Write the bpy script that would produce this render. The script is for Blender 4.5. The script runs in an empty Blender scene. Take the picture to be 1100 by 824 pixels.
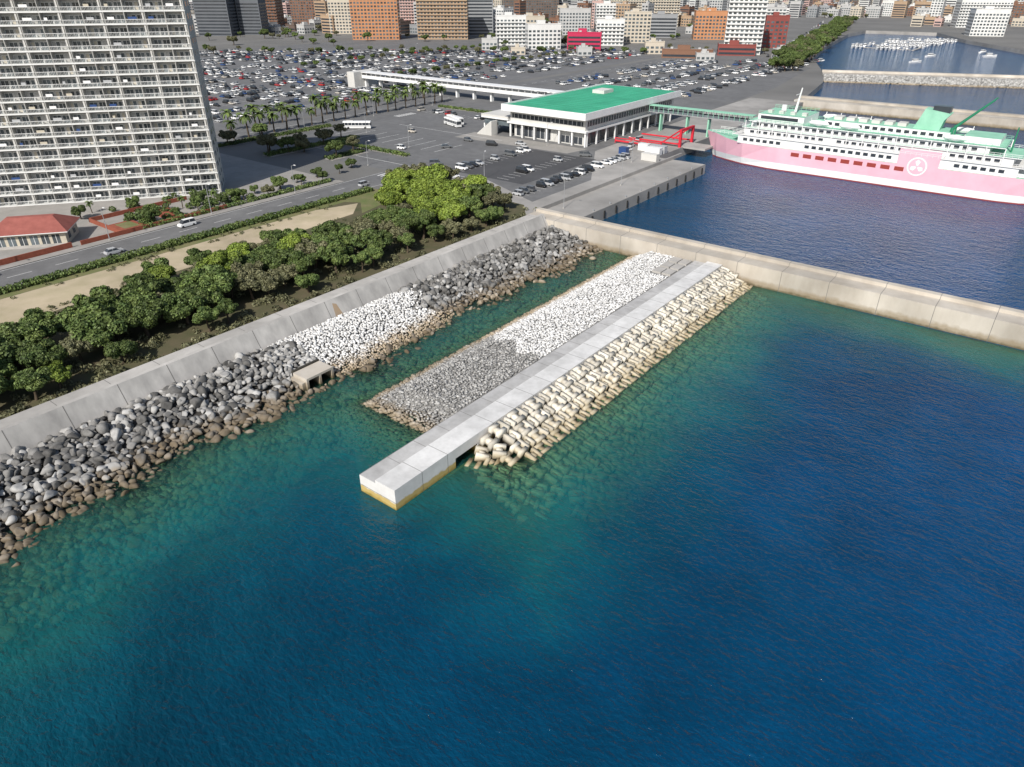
import bpy, math, random
import numpy as np
from mathutils import Vector, Matrix
random.seed(7); rng=np.random.default_rng(7)
S=bpy.context.scene
COL=S.collection
# ------------------------------------------------------------------ materials
def mat(name,c1,c2=None,scale=1.0,rough=.85,island=0.0,bump=0.0,metal=0.0,spec=.3,stain=None,orand=0.0,detail=6.0,streak=None,bscale=None,patch=None):
    m=bpy.data.materials.new(name); m.use_nodes=True
    nt=m.node_tree; N=nt.nodes; L=nt.links
    b=N['Principled BSDF']; b.inputs['Roughness'].default_value=rough
    b.inputs['Metallic'].default_value=metal; b.inputs['Specular IOR Level'].default_value=spec
    if c2 is None: c2=tuple(x*.86 for x in c1)
    tc=N.new('ShaderNodeTexCoord'); nz=N.new('ShaderNodeTexNoise')
    nz.inputs['Scale'].default_value=scale; nz.inputs['Detail'].default_value=detail; nz.inputs['Roughness'].default_value=.62
    L.new(tc.outputs['Object'],nz.inputs['Vector'])
    if streak:
        mp=N.new('ShaderNodeMapping'); mp.inputs['Scale'].default_value=streak
        L.new(tc.outputs['Object'],mp.inputs['Vector']); L.new(mp.outputs[0],nz.inputs['Vector'])
    mr=N.new('ShaderNodeMapRange'); mr.inputs['From Min'].default_value=.33; mr.inputs['From Max'].default_value=.67
    L.new(nz.outputs['Fac'],mr.inputs['Value'])
    mx=N.new('ShaderNodeMix'); mx.data_type='RGBA'
    mx.inputs['A'].default_value=(*c1,1); mx.inputs['B'].default_value=(*c2,1)
    L.new(mr.outputs[0],mx.inputs['Factor']); out=mx.outputs['Result']
    def mulv(out,src,amt,f0=0,f1=1):
        m1=N.new('ShaderNodeMapRange'); m1.inputs['From Min'].default_value=f0; m1.inputs['From Max'].default_value=f1; m1.inputs['To Min'].default_value=1-amt; m1.inputs['To Max'].default_value=1+amt
        L.new(src,m1.inputs['Value'])
        vm=N.new('ShaderNodeVectorMath'); vm.operation='SCALE'
        L.new(out,vm.inputs[0]); L.new(m1.outputs[0],vm.inputs['Scale']); return vm.outputs[0]
    if patch:
        n5=N.new('ShaderNodeTexNoise'); n5.inputs['Scale'].default_value=patch[0]; n5.inputs['Detail'].default_value=3; L.new(tc.outputs['Object'],n5.inputs['Vector'])
        out=mulv(out,n5.outputs['Fac'],patch[1],.35,.65)
    if island:
        g=N.new('ShaderNodeNewGeometry'); out=mulv(out,g.outputs['Random Per Island'],island)
    if orand:
        g=N.new('ShaderNodeObjectInfo'); out=mulv(out,g.outputs['Random'],orand)
    if stain:
        for (z0,z1,sc,sa) in stain:
            g=N.new('ShaderNodeNewGeometry'); sp=N.new('ShaderNodeSeparateXYZ'); L.new(g.outputs['Position'],sp.inputs[0])
            n2=N.new('ShaderNodeTexNoise'); n2.inputs['Scale'].default_value=.9; n2.inputs['Detail'].default_value=5
            L.new(g.outputs['Position'],n2.inputs['Vector'])
            ad=N.new('ShaderNodeMath'); ad.operation='MULTIPLY_ADD'; ad.inputs[1].default_value=-1.2; L.new(n2.outputs['Fac'],ad.inputs[0])
            L.new(sp.outputs['Z'],ad.inputs[2])
            m1=N.new('ShaderNodeMapRange'); m1.inputs['From Min'].default_value=z0-.6; m1.inputs['From Max'].default_value=z1-.6
            m1.inputs['To Min'].default_value=sa; m1.inputs['To Max'].default_value=0
            L.new(ad.outputs[0],m1.inputs['Value'])
            mz=N.new('ShaderNodeMix'); mz.data_type='RGBA'; mz.inputs['B'].default_value=(*sc,1)
            L.new(m1.outputs[0],mz.inputs['Factor']); L.new(out,mz.inputs['A']); out=mz.outputs['Result']
    L.new(out,b.inputs['Base Color'])
    if bump:
        bp=N.new('ShaderNodeBump'); bp.inputs['Strength'].default_value=bump; bp.inputs['Distance'].default_value=.1
        if bscale:
            n3=N.new('ShaderNodeTexNoise'); n3.inputs['Scale'].default_value=bscale; n3.inputs['Detail'].default_value=4
            L.new(tc.outputs['Object'],n3.inputs['Vector']); L.new(n3.outputs['Fac'],bp.inputs['Height'])
        else: L.new(nz.outputs['Fac'],bp.inputs['Height'])
        L.new(bp.outputs[0],b.inputs['Normal'])
    return m
M={}
ALG=(-1.0,-.15,(.22,.25,.13),.75)
M['conc']=mat('concrete',(.46,.44,.41),(.36,.345,.32),.35,bump=.1)
M['wallc']=mat('seawall_concrete',(.47,.455,.43),(.33,.32,.305),.5,streak=(1,1,.12),stain=[(.2,1.4,(.10,.085,.05),.8)],patch=(.08,.18))
M['walltop']=mat('seawall_top',(.46,.44,.41),(.36,.345,.32),.3,patch=(.06,.15))
M['bw']=mat('breakwater_concrete',(.50,.46,.40),(.38,.34,.285),.3,streak=(.6,.6,.25),stain=[(.9,1.7,(.22,.16,.08),.6),(.1,.7,(.10,.08,.04),.85),ALG],patch=(.07,.15))
M['jet']=mat('jetty_concrete',(.70,.69,.67),(.58,.57,.55),.5,stain=[(.95,1.25,(.45,.31,.05),.85),(.0,.5,(.24,.17,.03),.9),ALG],patch=(.12,.08))
M['jetdeck']=mat('jetty_deck',(.47,.465,.455),(.36,.355,.345),.6,patch=(.1,.14))
M['jetdeck2']=mat('jetty_parapet_top',(.67,.665,.65),(.54,.535,.52),.6,patch=(.1,.12))
M['rockd']=mat('dark_basalt_rock',(.22,.215,.205),(.115,.112,.106),.9,island=.6,stain=[(.6,1.5,(.19,.135,.07),.6),(-.2,.5,(.06,.048,.025),.85),ALG])
M['rockl']=mat('pale_gravel',(.72,.715,.70),(.52,.515,.50),.9,island=.25,stain=[(.6,1.3,(.34,.25,.14),.8),(-.1,.45,(.14,.11,.06),.8),ALG])
M['rockm']=mat('grey_rock',(.37,.365,.35),(.25,.245,.235),.8,island=.42,stain=[(.4,1.2,(.27,.19,.09),.6),(-.1,.3,(.10,.08,.04),.8),ALG])
M['block']=mat('armour_block_concrete',(.66,.62,.54),(.48,.445,.37),.6,island=.25,stain=[(.7,1.5,(.38,.31,.18),.6),(-.2,.5,(.22,.155,.07),.85),(-1.0,-.15,(.36,.38,.22),.8)])
M['sub']=mat('shaded_rubble_fill',(.07,.065,.058),(.04,.037,.034),.8,stain=[(-1.2,-.3,(.10,.12,.065),.8)])  # near-black base colour paints in the shade of gaps between blocks and rocks
M['gfill']=mat('gravel_fill',(.28,.275,.265),(.18,.177,.17),1.5,stain=[(.4,1.2,(.15,.11,.06),.7),(-1.2,-.3,(.12,.14,.075),.8)])
M['seabed']=mat('seabed',(.12,.17,.11),(.04,.06,.05),.12)
M['ground']=mat('city_ground',(.19,.185,.175),(.14,.137,.13),.02)
M['asph']=mat('asphalt',(.165,.165,.165),(.128,.128,.129),.06,patch=(.4,.08))
M['asph2']=mat('parking_asphalt',(.165,.165,.166),(.13,.13,.131),.05,patch=(.3,.08))
M['asph3']=mat('dark_asphalt',(.085,.085,.088),(.065,.065,.068),.08)
M['pave']=mat('pavement',(.33,.31,.29),(.26,.25,.23),.2)
M['quayc']=mat('quay_concrete',(.36,.345,.325),(.27,.26,.245),.12,patch=(.04,.15))
M['dirt']=mat('dirt_path',(.47,.39,.28),(.36,.31,.20),.15,patch=(.05,.15))
M['soil']=mat('soil',(.12,.10,.06),(.075,.08,.037),.25)
M['grass']=mat('grass',(.12,.15,.05),(.20,.175,.09),.2)
M['mark']=mat('road_paint',(.75,.75,.73),(.6,.6,.58),1)
M['leaf']=mat('foliage',(.055,.092,.026),(.125,.165,.046),.35,rough=.6,island=.5,orand=.3,detail=2)
M['leafy']=mat('bright_foliage',(.11,.165,.028),(.22,.285,.045),.3,rough=.6,island=.45,orand=.2,detail=2)
M['leafd']=mat('dull_foliage',(.095,.10,.05),(.165,.16,.085),.35,rough=.6,island=.45,orand=.2,detail=2)
M['bark']=mat('bark',(.10,.075,.05),(.06,.045,.03),2)
M['white']=mat('white_paint',(.80,.80,.79),(.72,.72,.71),.4,rough=.5)
M['offw']=mat('offwhite_render',(.62,.61,.58),(.52,.51,.48),.15,streak=(1,1,.2))
M['rail']=mat('balcony_paint',(.60,.61,.59),(.52,.53,.51),.3,rough=.6)
M['aptw']=mat('apartment_render',(.46,.455,.43),(.38,.375,.355),.15,streak=(1,1,.2))
M['green']=mat('green_roof',(.06,.40,.23),(.045,.33,.19),.08,rough=.6,patch=(.1,.1))
M['mint']=mat('mint_deck_paint',(.30,.58,.43),(.24,.49,.36),.3)
M['dgreen']=mat('dark_green_paint',(.03,.22,.12),rough=.5)
M['glass']=mat('window_glass',(.05,.065,.075),(.12,.14,.15),.5,rough=.15,spec=.6,island=.5)
M['glassd']=mat('dark_glass',(.03,.035,.045),(.05,.06,.07),.1,rough=.2,spec=.6)
M['pink']=mat('pink_hull_paint',(.80,.47,.55),(.72,.40,.48),.15,rough=.5)
M['hred']=mat('red_antifouling',(.30,.05,.04),rough=.6)
M['red']=mat('red_steel_paint',(.62,.03,.05),(.5,.025,.04),.5,rough=.5)
M['mag']=mat('crimson_wall',(.50,.03,.09),rough=.6)
M['redroof']=mat('red_roof_tiles',(.33,.11,.09),(.25,.08,.065),.6,streak=(1,1,1))
M['brick']=mat('red_brick',(.30,.09,.055),(.22,.065,.04),1.2)
M['cream']=mat('cream_wall',(.55,.50,.40),(.46,.42,.34),.4)
M['tyre']=mat('tyre',(.03,.03,.03))
M['steel']=mat('galvanised_steel',(.40,.41,.42),rough=.5,metal=.3)
M['lineD']=mat('joint_dark',(.18,.175,.165),(.14,.135,.125),1)
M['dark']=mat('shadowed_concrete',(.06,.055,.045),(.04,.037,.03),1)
M['rust']=mat('rust_stain',(.36,.26,.16),(.32,.25,.18),1)
# ------------------------------------------------------------------ mesh helpers
def link(o,parent=None):
    COL.objects.link(o)
    if parent: o.parent=parent
    return o
def empty(name,loc=(0,0,0),rot=0):
    e=bpy.data.objects.new(name,None); e.location=loc; e.rotation_euler=(0,0,rot); return link(e)
class B:
    def __init__(s): s.v=[];s.f=[];s.m=[];s.mats=[]
    def mi(s,k):
        if k not in s.mats: s.mats.append(k)
        return s.mats.index(k)
    def poly(s,pts,k):
        n=len(s.v); s.v+= [tuple(p) for p in pts]; s.f.append(tuple(range(n,n+len(pts)))); s.m.append(s.mi(k))
    def box(s,x0,x1,y0,y1,z0,z1,k,top=None):
        n=len(s.v)
        s.v+=[(x0,y0,z0),(x1,y0,z0),(x1,y1,z0),(x0,y1,z0),(x0,y0,z1),(x1,y0,z1),(x1,y1,z1),(x0,y1,z1)]
        s.f+=[(n,n+3,n+2,n+1),(n+4,n+5,n+6,n+7),(n,n+1,n+5,n+4),(n+1,n+2,n+6,n+5),(n+2,n+3,n+7,n+6),(n+3,n,n+4,n+7)]
        i=s.mi(k); t=s.mi(top) if top else i
        s.m+=[i,t,i,i,i,i]
    def cbox(s,c,sz,k,R=None):
        n=len(s.v); h=[a/2 for a in sz]
        for dz in (-1,1):
            for dx,dy in ((-1,-1),(1,-1),(1,1),(-1,1)):
                p=Vector((dx*h[0],dy*h[1],dz*h[2]))
                if R: p=R@p
                s.v.append((c[0]+p.x,c[1]+p.y,c[2]+p.z))
        s.f+=[(n,n+3,n+2,n+1),(n+4,n+5,n+6,n+7),(n,n+1,n+5,n+4),(n+1,n+2,n+6,n+5),(n+2,n+3,n+7,n+6),(n+3,n,n+4,n+7)]
        s.m+=[s.mi(k)]*6
    def tube(s,p0,p1,r0,r1,k,n=8,cap=True):
        p0=Vector(p0);p1=Vector(p1); d=(p1-p0); q=d.to_track_quat('Z','Y'); st=len(s.v)
        for p,r in ((p0,r0),(p1,r1)):
            for i in range(n):
                a=2*math.pi*i/n; s.v.append(tuple(p+q@Vector((r*math.cos(a),r*math.sin(a),0))))
        for i in range(n):
            j=(i+1)%n; s.f.append((st+i,st+j,st+n+j,st+n+i)); s.m.append(s.mi(k))
        if cap:
            s.f.append(tuple(st+n+i for i in range(n))); s.f.append(tuple(st+n-1-i for i in range(n))); s.m+=[s.mi(k)]*2
    def rings(s,rings,ks,cap=True,closed=True):
        n=len(rings[0]); st=len(s.v)
        for r in rings: s.v+=[tuple(p) for p in r]
        for a in range(len(rings)-1):
            for i in range(n if closed else n-1):
                j=(i+1)%n
                s.f.append((st+a*n+i,st+a*n+j,st+(a+1)*n+j,st+(a+1)*n+i)); s.m.append(s.mi(ks[i] if isinstance(ks,(list,tuple)) else ks))
        if cap:
            k0=ks[0] if isinstance(ks,(list,tuple)) else ks
            s.f.append(tuple(st+n-1-i for i in range(n))); s.f.append(tuple(st+(len(rings)-1)*n+i for i in range(n))); s.m+=[s.mi(k0)]*2
    def mesh(s,name):
        me=bpy.data.meshes.new(name); me.from_pydata(s.v,[],s.f)
        for k in s.mats: me.materials.append(M[k])
        me.polygons.foreach_set('material_index',s.m); me.update(); return me
    def obj(s,name,parent=None,loc=(0,0,0),rot=0):
        o=bpy.data.objects.new(name,s.mesh(name)); o.location=loc; o.rotation_euler=(0,0,rot); return link(o,parent)
def npmesh(name,V,F,mats,mi=None):
    me=bpy.data.meshes.new(name); k=F.shape[1]
    me.vertices.add(len(V)); me.vertices.foreach_set('co',V.astype(np.float32).ravel())
    me.loops.add(F.size); me.loops.foreach_set('vertex_index',F.astype(np.int32).ravel())
    me.polygons.add(len(F)); me.polygons.foreach_set('loop_start',np.arange(0,F.size,k,dtype=np.int32))
    for m in mats: me.materials.append(M[m])
    if mi is not None: me.polygons.foreach_set('material_index',mi.astype(np.int32))
    me.update(calc_edges=True); return me
def sheet(name,pts,z,k):
    b=B(); b.poly([(x,y,z) for x,y in pts],k); return b.obj(name)
def rect(x0,x1,y0,y1): return [(x0,y0),(x1,y0),(x1,y1),(x0,y1)]
# site grid: +X = seaward off the seawall, +Y = along the seawall. Survey frame (east,north of drone pad) for the city
def city(E,N): return (.792*E-.611*N+61.9,.611*E+.792*N-47.0)
def inv(X,Y):
    X-=61.9;Y+=47; return (.792*X+.611*Y,-.611*X+.792*Y)
G=3.3
# ------------------------------------------------------------------ rocks
import bmesh
def ico(sub):
    bm=bmesh.new(); bmesh.ops.create_icosphere(bm,subdivisions=sub,radius=1)
    V=np.array([v.co[:] for v in bm.verts]); F=np.array([[v.index for v in f.verts] for f in bm.faces]); bm.free(); return V,F
IV,IF=ico(2)
IV1,IF1=ico(1)
def rockproto(IVx):
    V=IVx.copy()
    for _ in range(7):
        n=rng.normal(size=3); n/=np.linalg.norm(n); d=rng.uniform(.35,.68)
        h=V@n; V=V-np.outer(np.maximum(h-d,0),n)
    V*=rng.uniform(.75,1.35,size=3)*1.18; return V
RP=[rockproto(IV) for _ in range(18)]
RP1=[IV1*rng.uniform(.7,1.25,size=3)+rng.normal(size=IV1.shape)*.13 for _ in range(18)]
def rocks(name,P,size,k,flat=.85,lo=False):
    RR,FF,nv=(RP1,IF1,len(IV1)) if lo else (RP,IF,len(IV))
    n=len(P); a=rng.uniform(0,6.28,(n,3)); idx=rng.integers(0,len(RR),n)
    Vs=np.array(RR)[idx]
    ca,sa=np.cos(a),np.sin(a); Z=np.zeros(n);O=np.ones(n)
    Rz=np.stack([ca[:,0],-sa[:,0],Z,sa[:,0],ca[:,0],Z,Z,Z,O],1).reshape(n,3,3)
    Rx=np.stack([O,Z,Z,Z,ca[:,1],-sa[:,1],Z,sa[:,1],ca[:,1]],1).reshape(n,3,3)
    R=Rz@Rx
    V=np.einsum('nij,nvj->nvi',R,Vs)*size[:,None,None]; V[:,:,2]*=flat; V+=P[:,None,:]
    F=(FF[None]+(np.arange(n)*nv)[:,None,None]).reshape(-1,3)
    o=bpy.data.objects.new(name,npmesh(name,V.reshape(-1,3),F,[k])); return link(o)
def jit(x0,x1,y0,y1,st,j=.45):
    xs=np.arange(x0,x1,st); ys=np.arange(y0,y1,st); X,Y=np.meshgrid(xs,ys); X=X.ravel();Y=Y.ravel()
    return X+rng.uniform(-j,j,len(X))*st, Y+rng.uniform(-j,j,len(Y))*st
def wl(Y):
    return -27.2+1.3*np.sin(Y*.09)+.7*np.sin(Y*.31+1)+np.where(Y<-10,(-10-Y)*.07,0)+ -2.2*np.exp(-((Y-19)/4)**2)
def ripz(X,Y):
    w=wl(Y); t=(X+41.3)/(w+41.3)
    return np.where(t<.25,2.7,2.7*(1-(t-.25)/.75))
X,Y=jit(-41,-13,-100,104,.84)
Z=ripz(X,Y)+rng.uniform(-.35,.35,len(X)); keep=(Z>-4.6)&~((X>-36)&(X<-26.5)&(Y>12.0)&(Y<18.8))
X,Y,Z=X[keep],Y[keep],Z[keep]
edge=Y+2.5*np.sin(X*.7)
white=(edge>16)&(edge<47)&(X<-27.5+0*Y)
far=(edge>=47)
near=~white&~far
sz=rng.uniform(.34,.74,len(X))*np.where(rng.random(len(X))<.12,1.5,1)
P=np.stack([X,Y,Z],1)
lightp=near&(rng.random(len(X))<np.where(Y>-5,.5,.26))&(Z>.7)
rocks('riprap_rocks',P[near&~lightp],sz[near&~lightp],'rockd')
rocks('riprap_grey_rocks',P[lightp],sz[lightp]*.9,'rockm')
dk=far&(rng.random(len(X))<.75)
rocks('riprap_dark_rocks',P[dk],sz[dk]*.92,'rockd')
rocks('riprap_mixed_rocks',P[far&~dk],sz[far&~dk]*.92,'rockm')
X,Y=jit(-41,-26,13,51,.46); e=Y+2.5*np.sin(X*.7)+rng.uniform(-2,2,len(X)); Z=ripz(X,Y)+.1+rng.uniform(0,.18,len(X))
kp=(e>16)&(e<47.5)&(Z>-.8)&~((X>-36)&(X<-26.5)&(Y>12)&(Y<18.8))
rocks('riprap_pale_gravel',np.stack([X,Y,Z],1)[kp],rng.uniform(.2,.36,kp.sum()),'rockl',lo=True)
b=B(); ys=list(range(-260,106,4))
for y0,y1 in zip(ys[:-1],ys[1:]):
    for (xa,za),(xb,zb) in zip([(-42,2.2),(-37.7,2.2),(-27.5,-.5)],[(-37.7,2.2),(-27.5,-.5),(-8,-6.2)]):
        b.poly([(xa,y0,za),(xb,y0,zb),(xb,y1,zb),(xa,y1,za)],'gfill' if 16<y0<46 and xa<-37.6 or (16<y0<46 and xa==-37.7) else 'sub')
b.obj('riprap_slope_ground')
# ------------------------------------------------------------------ rubble mound behind the jetty
def mz(X,Y):
    t=np.minimum((X+16.5)/5.5,1); t2=np.minimum((Y-15.5)/5.0,1)
    return 2.55*np.minimum(t,t2)
X,Y=jit(-23,-.2,8,102.7,.44); Z=mz(X,Y); kp=(Z>-3.4)&~((X>-5)&(Y>90)); X,Y,Z=X[kp],Y[kp],Z[kp]
Z=Z+rng.uniform(-.06,.08,len(X))+.08*np.sin(X*1.3)*np.sin(Y*.9); e=Y+1.2*np.sin(X)+.25*X
dk=e<41; P=np.stack([X,Y,Z],1); sz=rng.uniform(.18,.33,len(X))*np.where(Z<.4,1.5,1)
rocks('mound_grey_gravel',P[dk],sz[dk],'rockm',.7,True); rocks('mound_pale_gravel',P[~dk],sz[~dk],'rockl',.7,True)
b=B()
b.rings([[(-28,10,-6.2),(-16.5,15.5,-.25),(-11,20.5,2.4),(-.02,20.5,2.4),(-.02,4,-6.2)],[(-28,102.9,-6.2),(-16.5,102.9,-.25),(-11,102.9,2.4),(-.02,102.9,2.4),(-.02,102.9,-6.2)]],'gfill')
b.obj('mound_core_ground')
b=B()
for i in range(3):
    for j in range(2):
        b.box(-4.8+2.4*j,-2.7+2.4*j,91+4*i,94.2+4*i,2.2,2.85,'conc')
b.obj('concrete_slab_steps')
# ------------------------------------------------------------------ jetty
b=B()
b.box(0,3.1,0,102.9,-7,2.75,'jet','jetdeck'); b.box(3.1,6.7,-0.0,11.6,-7,3.25,'jet','jetdeck2'); b.box(3.1,6.7,16.4,102.9,-7,3.25,'jet','jetdeck2')
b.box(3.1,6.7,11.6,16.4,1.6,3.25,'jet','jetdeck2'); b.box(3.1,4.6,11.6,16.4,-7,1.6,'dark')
b.box(-.25,6.95,-.25,0,-7,-.1,'jet'); b.box(6.7,7.1,0,19,-7,-.2,'jet')
jo=b.obj('concrete_jetty')
b=B()
for i in range(1,21):
    y=5*i-.02; b.box(.02,3.1,y,y+.07,2.7,2.756,'lineD'); 
    if not 11<y<18: b.box(3.1,6.7,y,y+.07,3.2,3.256,'lineD'); b.box(6.69,6.706,y,y+.07,-.5,3.2,'lineD')
b.box(.02,.1,0,102,2.7,2.757,'lineD')
b.box(-.008,6.71,-.012,0,1.15,1.22,'lineD')
b.obj('joints',jo)
# ------------------------------------------------------------------ armour blocks (H-shaped cuboid units)
def blockproto():
    b=B()
    b.box(-.42,.42,-.45,.45,-.42,.42,'block')
    b.box(-.98,-.42,-.95,.95,-.62,.62,'block'); b.box(.42,.98,-.95,.95,-.62,.62,'block'); return b
_b=blockproto(); BV=np.array(_b.v); BF=np.array([f for f in _b.f])
Vs=[];Fs=[];off=0
def putblock(x,y,z,wild,k):
    global off
    R=Matrix.Rotation(math.radians(12+random.uniform(-6,6)*(2.2 if wild else 1)),3,'Y')@Matrix.Rotation(random.uniform(-.07,.07)*(2 if wild else 1),3,'X')@Matrix.Rotation((math.pi/2 if k else 0)+random.uniform(-.07,.07)+(random.choice((0,.3,.7,-.5)) if wild else 0),3,'Z')
    V=BV@np.array(R).T*random.uniform(.97,1.03)+np.array([x,y,z]); Vs.append(V);Fs.append(BF+off);off+=len(V)
for row in range(12):
    x=7.95+row*1.86; z=2.5-row*.92
    for i in range(int(84/2.2)+1):
        y=19.5+i*2.2+(row%2)*1.1
        if y>102: continue
        putblock(x+random.uniform(-.1,.1),y+random.uniform(-.1,.1),z+random.uniform(-.12,.16),row>5,(i+row)%2)
for row in range(7):
    for q in range(3):
        putblock(8.0+row*1.8,17.5-q*1.8,min(2.0-row*.9,2.0)-(q+.2)*1.15,True,(q+row)%2)
o=bpy.data.objects.new('wave_armour_blocks',npmesh('wave_armour_blocks',np.concatenate(Vs),np.concatenate(Fs),['block'])); link(o)
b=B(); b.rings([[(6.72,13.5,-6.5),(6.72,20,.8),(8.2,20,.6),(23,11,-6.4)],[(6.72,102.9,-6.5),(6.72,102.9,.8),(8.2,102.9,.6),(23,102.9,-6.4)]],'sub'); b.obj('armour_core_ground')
# ------------------------------------------------------------------ seawall, culvert, breakwater
def extr(name,prof,y0,y1,ks):
    b=B(); b.rings([[(x,y0,z) for x,z in prof],[(x,y1,z) for x,z in prof]],ks); return b.obj(name)
sw=extr('seawall',[(-49,-3),(-41.3,-3),(-41.3,2.3),(-43.3,5.8),(-44.1,5.8),(-44.1,5.0),(-48,5.0),(-48,3.0),(-49,3.0)],-300,103,['wallc','wallc','wallc','walltop','walltop','walltop','walltop','wallc','wallc'])
b=B()
for y in range(-290,103,8):
    b.poly([(-41.285,y,2.3),(-41.285,y+.12,2.3),(-43.285,y+.12,5.8),(-43.285,y,5.8)],'lineD')
    b.poly([(-44.1,y,5.006),(-44.1,y+.1,5.006),(-48,y+.1,5.006),(-48,y,5.006)][::-1],'lineD')
b.poly([(-41.28,31,2.3),(-41.28,33,2.3),(-42.7,32.4,4.8),(-42.9,31.6,5.1)],'rust')
b.obj('joints',sw)
b=B()
def frame(b,y0,y1,x0,x1,z0,z1,t,k):
    b.box(x0,x1,y0,y1,z1-t,z1,k); b.box(x0,x1,y0,y1,z0,z0+t,k)
    ym=(y0+y1)/2
    for a in (y0,ym-t/2,y1-t): b.box(x0,x1,a,a+t,z0+t,z1-t,k)
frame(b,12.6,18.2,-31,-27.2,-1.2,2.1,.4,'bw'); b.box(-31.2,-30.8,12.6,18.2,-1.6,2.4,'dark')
b.box(-31,-27.6,11.9,12.6,-1.5,1.4,'bw'); b.box(-31,-28,18.2,18.8,-1.5,1.4,'bw')
b.obj('drainage_culvert')
X,Y=jit(-38,-30.6,12,19,.8); rocks('riprap_infill_rocks',np.stack([X,Y,ripz(X,Y)+.2+rng.uniform(-.1,.3,len(X))],1),rng.uniform(.35,.6,len(X)),'rockm')
b=B()
b.rings([[(x,103,-7),(x,103,4.6),(x,107.4,4.6),(x,107.4,5.3),(x,109,5.3),(x,109,-7)] for x in (-49,420)],'bw'); bo=b.obj('breakwater_wall')
b=B()
for x in range(-40,400,10):
    b.box(x,x+.1,102.992,103,-.5,4.6,'lineD'); b.box(x,x+.1,103,107.4,4.55,4.605,'lineD'); b.box(x,x+.1,107.392,109,4.6,5.305,'lineD')
b.obj('joints',bo)
b=B(); b.box(-62,600,356,368,-6,4.2,'bw'); b.box(-62,600,364.5,368,4.2,5.0,'bw'); b.obj('outer_breakwater_wall')
b=B(); 
pA=np.array([-84,480.]);pB=np.array([700,800.]); d=(pB-pA)/np.linalg.norm(pB-pA); nn=np.array([-d[1],d[0]])
prof=[(-10,-5),(-2,3.6),(12,4.2),(13,5.4),(16,5.4),(24,-5)]
b.rings([[tuple(pA+nn*s)+(z,) for s,z in prof],[tuple(pB+nn*s)+(z,) for s,z in prof]],['rockm','bw','bw','bw','rockm','rockm']); b.obj('far_breakwater')
u=rng.uniform(0,230,5200); w=rng.uniform(-8,1,5200); Pp=pA[None]+d[None]*u[:,None]+nn[None]*w[:,None]
rocks('far_breakwater_rocks',np.column_stack([Pp,np.interp(w,[-8,-2,1],[-1.8,3.6,3.8])]),rng.uniform(.7,1.3,5200),'rockm',lo=True)
# ------------------------------------------------------------------ land
coast=[(-45,-300),(-45,104),(-38,108.9),(-38,193),(-57,193),(-57,356),(-61,369),(-74,446),(-84,480),(-98,520),(-125,590),(-150,700),(-182,900),(-182,975),(-106,985),(-60,880),(3,775),(60,770),(400,1100),(3000,3500),(3000,6000),(-6000,6000),(-6000,-300)]
b=B(); b.poly([(x,y,G) for x,y in coast],'ground')
for (x0,y0),(x1,y1) in zip(coast[:20],coast[1:21]): b.poly([(x0,y0,-6),(x1,y1,-6),(x1,y1,G),(x0,y0,G)],'quayc')
b.obj('ground')
sheet('quay_pavement',[(-110,104),(-45,104),(-38.2,109),(-38.2,192.8),(-57.2,192.8),(-57.2,355),(-85,355),(-85,190),(-110,190)],G+.006,'quayc')
sheet('forecourt_road',[(-205,119),(-107,119),(-85,130),(-58,118),(-58,150),(-80,188),(-86,330),(-205,330)],G+.012,'asph')
sheet('road',rect(-119,-107,-300,119.0),G+.018,'asph')
sheet('side_road',rect(-222,-205.5,60,620),G+.012,'asph')
sheet('parking_lot_ground',rect(-560,-228,110,560),G+.012,'asph2')
sheet('far_parking_lot_ground',[(-204,331),(-86,331),(-88,400),(-105,520),(-204,620)],G+.012,'asph2')
sheet('small_parking_lot_ground',rect(-104,-72,132,176),G+.018,'asph3')
sheet('terminal_forecourt_pavement',[(-140,176),(-86,178),(-84,189),(-140,189)],G+.022,'pave')
sheet('pavement',rect(-122,-119.1,-300,100),G+.12,'pave')
sheet('footpath',[(-101,-300),(-88,-300),(-86,-10),(-89,60),(-90,78),(-97,86),(-101,74)],G+.02,'dirt')
sheet('grass_verge',rect(-106.6,-101.1,-300,100),G+.014,'grass')
sheet('planting_bed_ground',[(-89.2,-300),(-48.9,-300),(-48.9,103),(-58,114),(-86,116),(-104,112),(-104,90)],G+.01,'soil')
sheet('grass_bank',[(-101,84.5),(-97,87),(-88.5,80),(-94,104),(-104,104)],G+.03,'grass')
sheet('residential_ground',rect(-400,-122.1,-300,100),G+.004,'pave')
b=B()
b.box(-51,-50.4,109,200,G,G+1.1,'quayc'); b.obj('flood_wall')
b=B()
for y in np.arange(-290,118,10): b.box(-113.1,-112.95,y,y+5,G+.02,G+.024,'mark')
for x in (-107.4,-118.7): b.box(x,x+.15,-290,116,G+.02,G+.0235,'mark')
for y in np.arange(70,600,10): b.box(-213.8,-213.6,y,y+5,G+.014,G+.02,'mark')
for y in range(134,176,3):
    for x0 in (-103,-84): b.box(x0,x0+5,y,y+.14,G+.02,G+.024,'mark')
for y in range(120,186,3): b.box(-68,-63,y,y+.14,G+.014,G+.02,'mark')
for x in np.arange(-190,-125,7): b.box(x,x+.2,150,166,G+.014,G+.02,'mark')
for i in range(7): b.box(-117+1.5*i,-116.3+1.5*i,112,116,G+.024,G+.027,'mark')
for i in range(8): b.box(-196,-192,196+1.5*i,196.7+1.5*i,G+.014,G+.02,'mark')
for x in np.arange(-200,-145,3): b.box(x,x+.14,212,217,G+.014,G+.02,'mark'); b.box(x,x+.14,300,305,G+.014,G+.02,'mark')
b.box(-200,-86,128,128.2,G+.014,G+.02,'mark'); b.box(-178,-120,182,182.2,G+.024,G+.028,'mark')
b.obj('road_markings')
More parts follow.
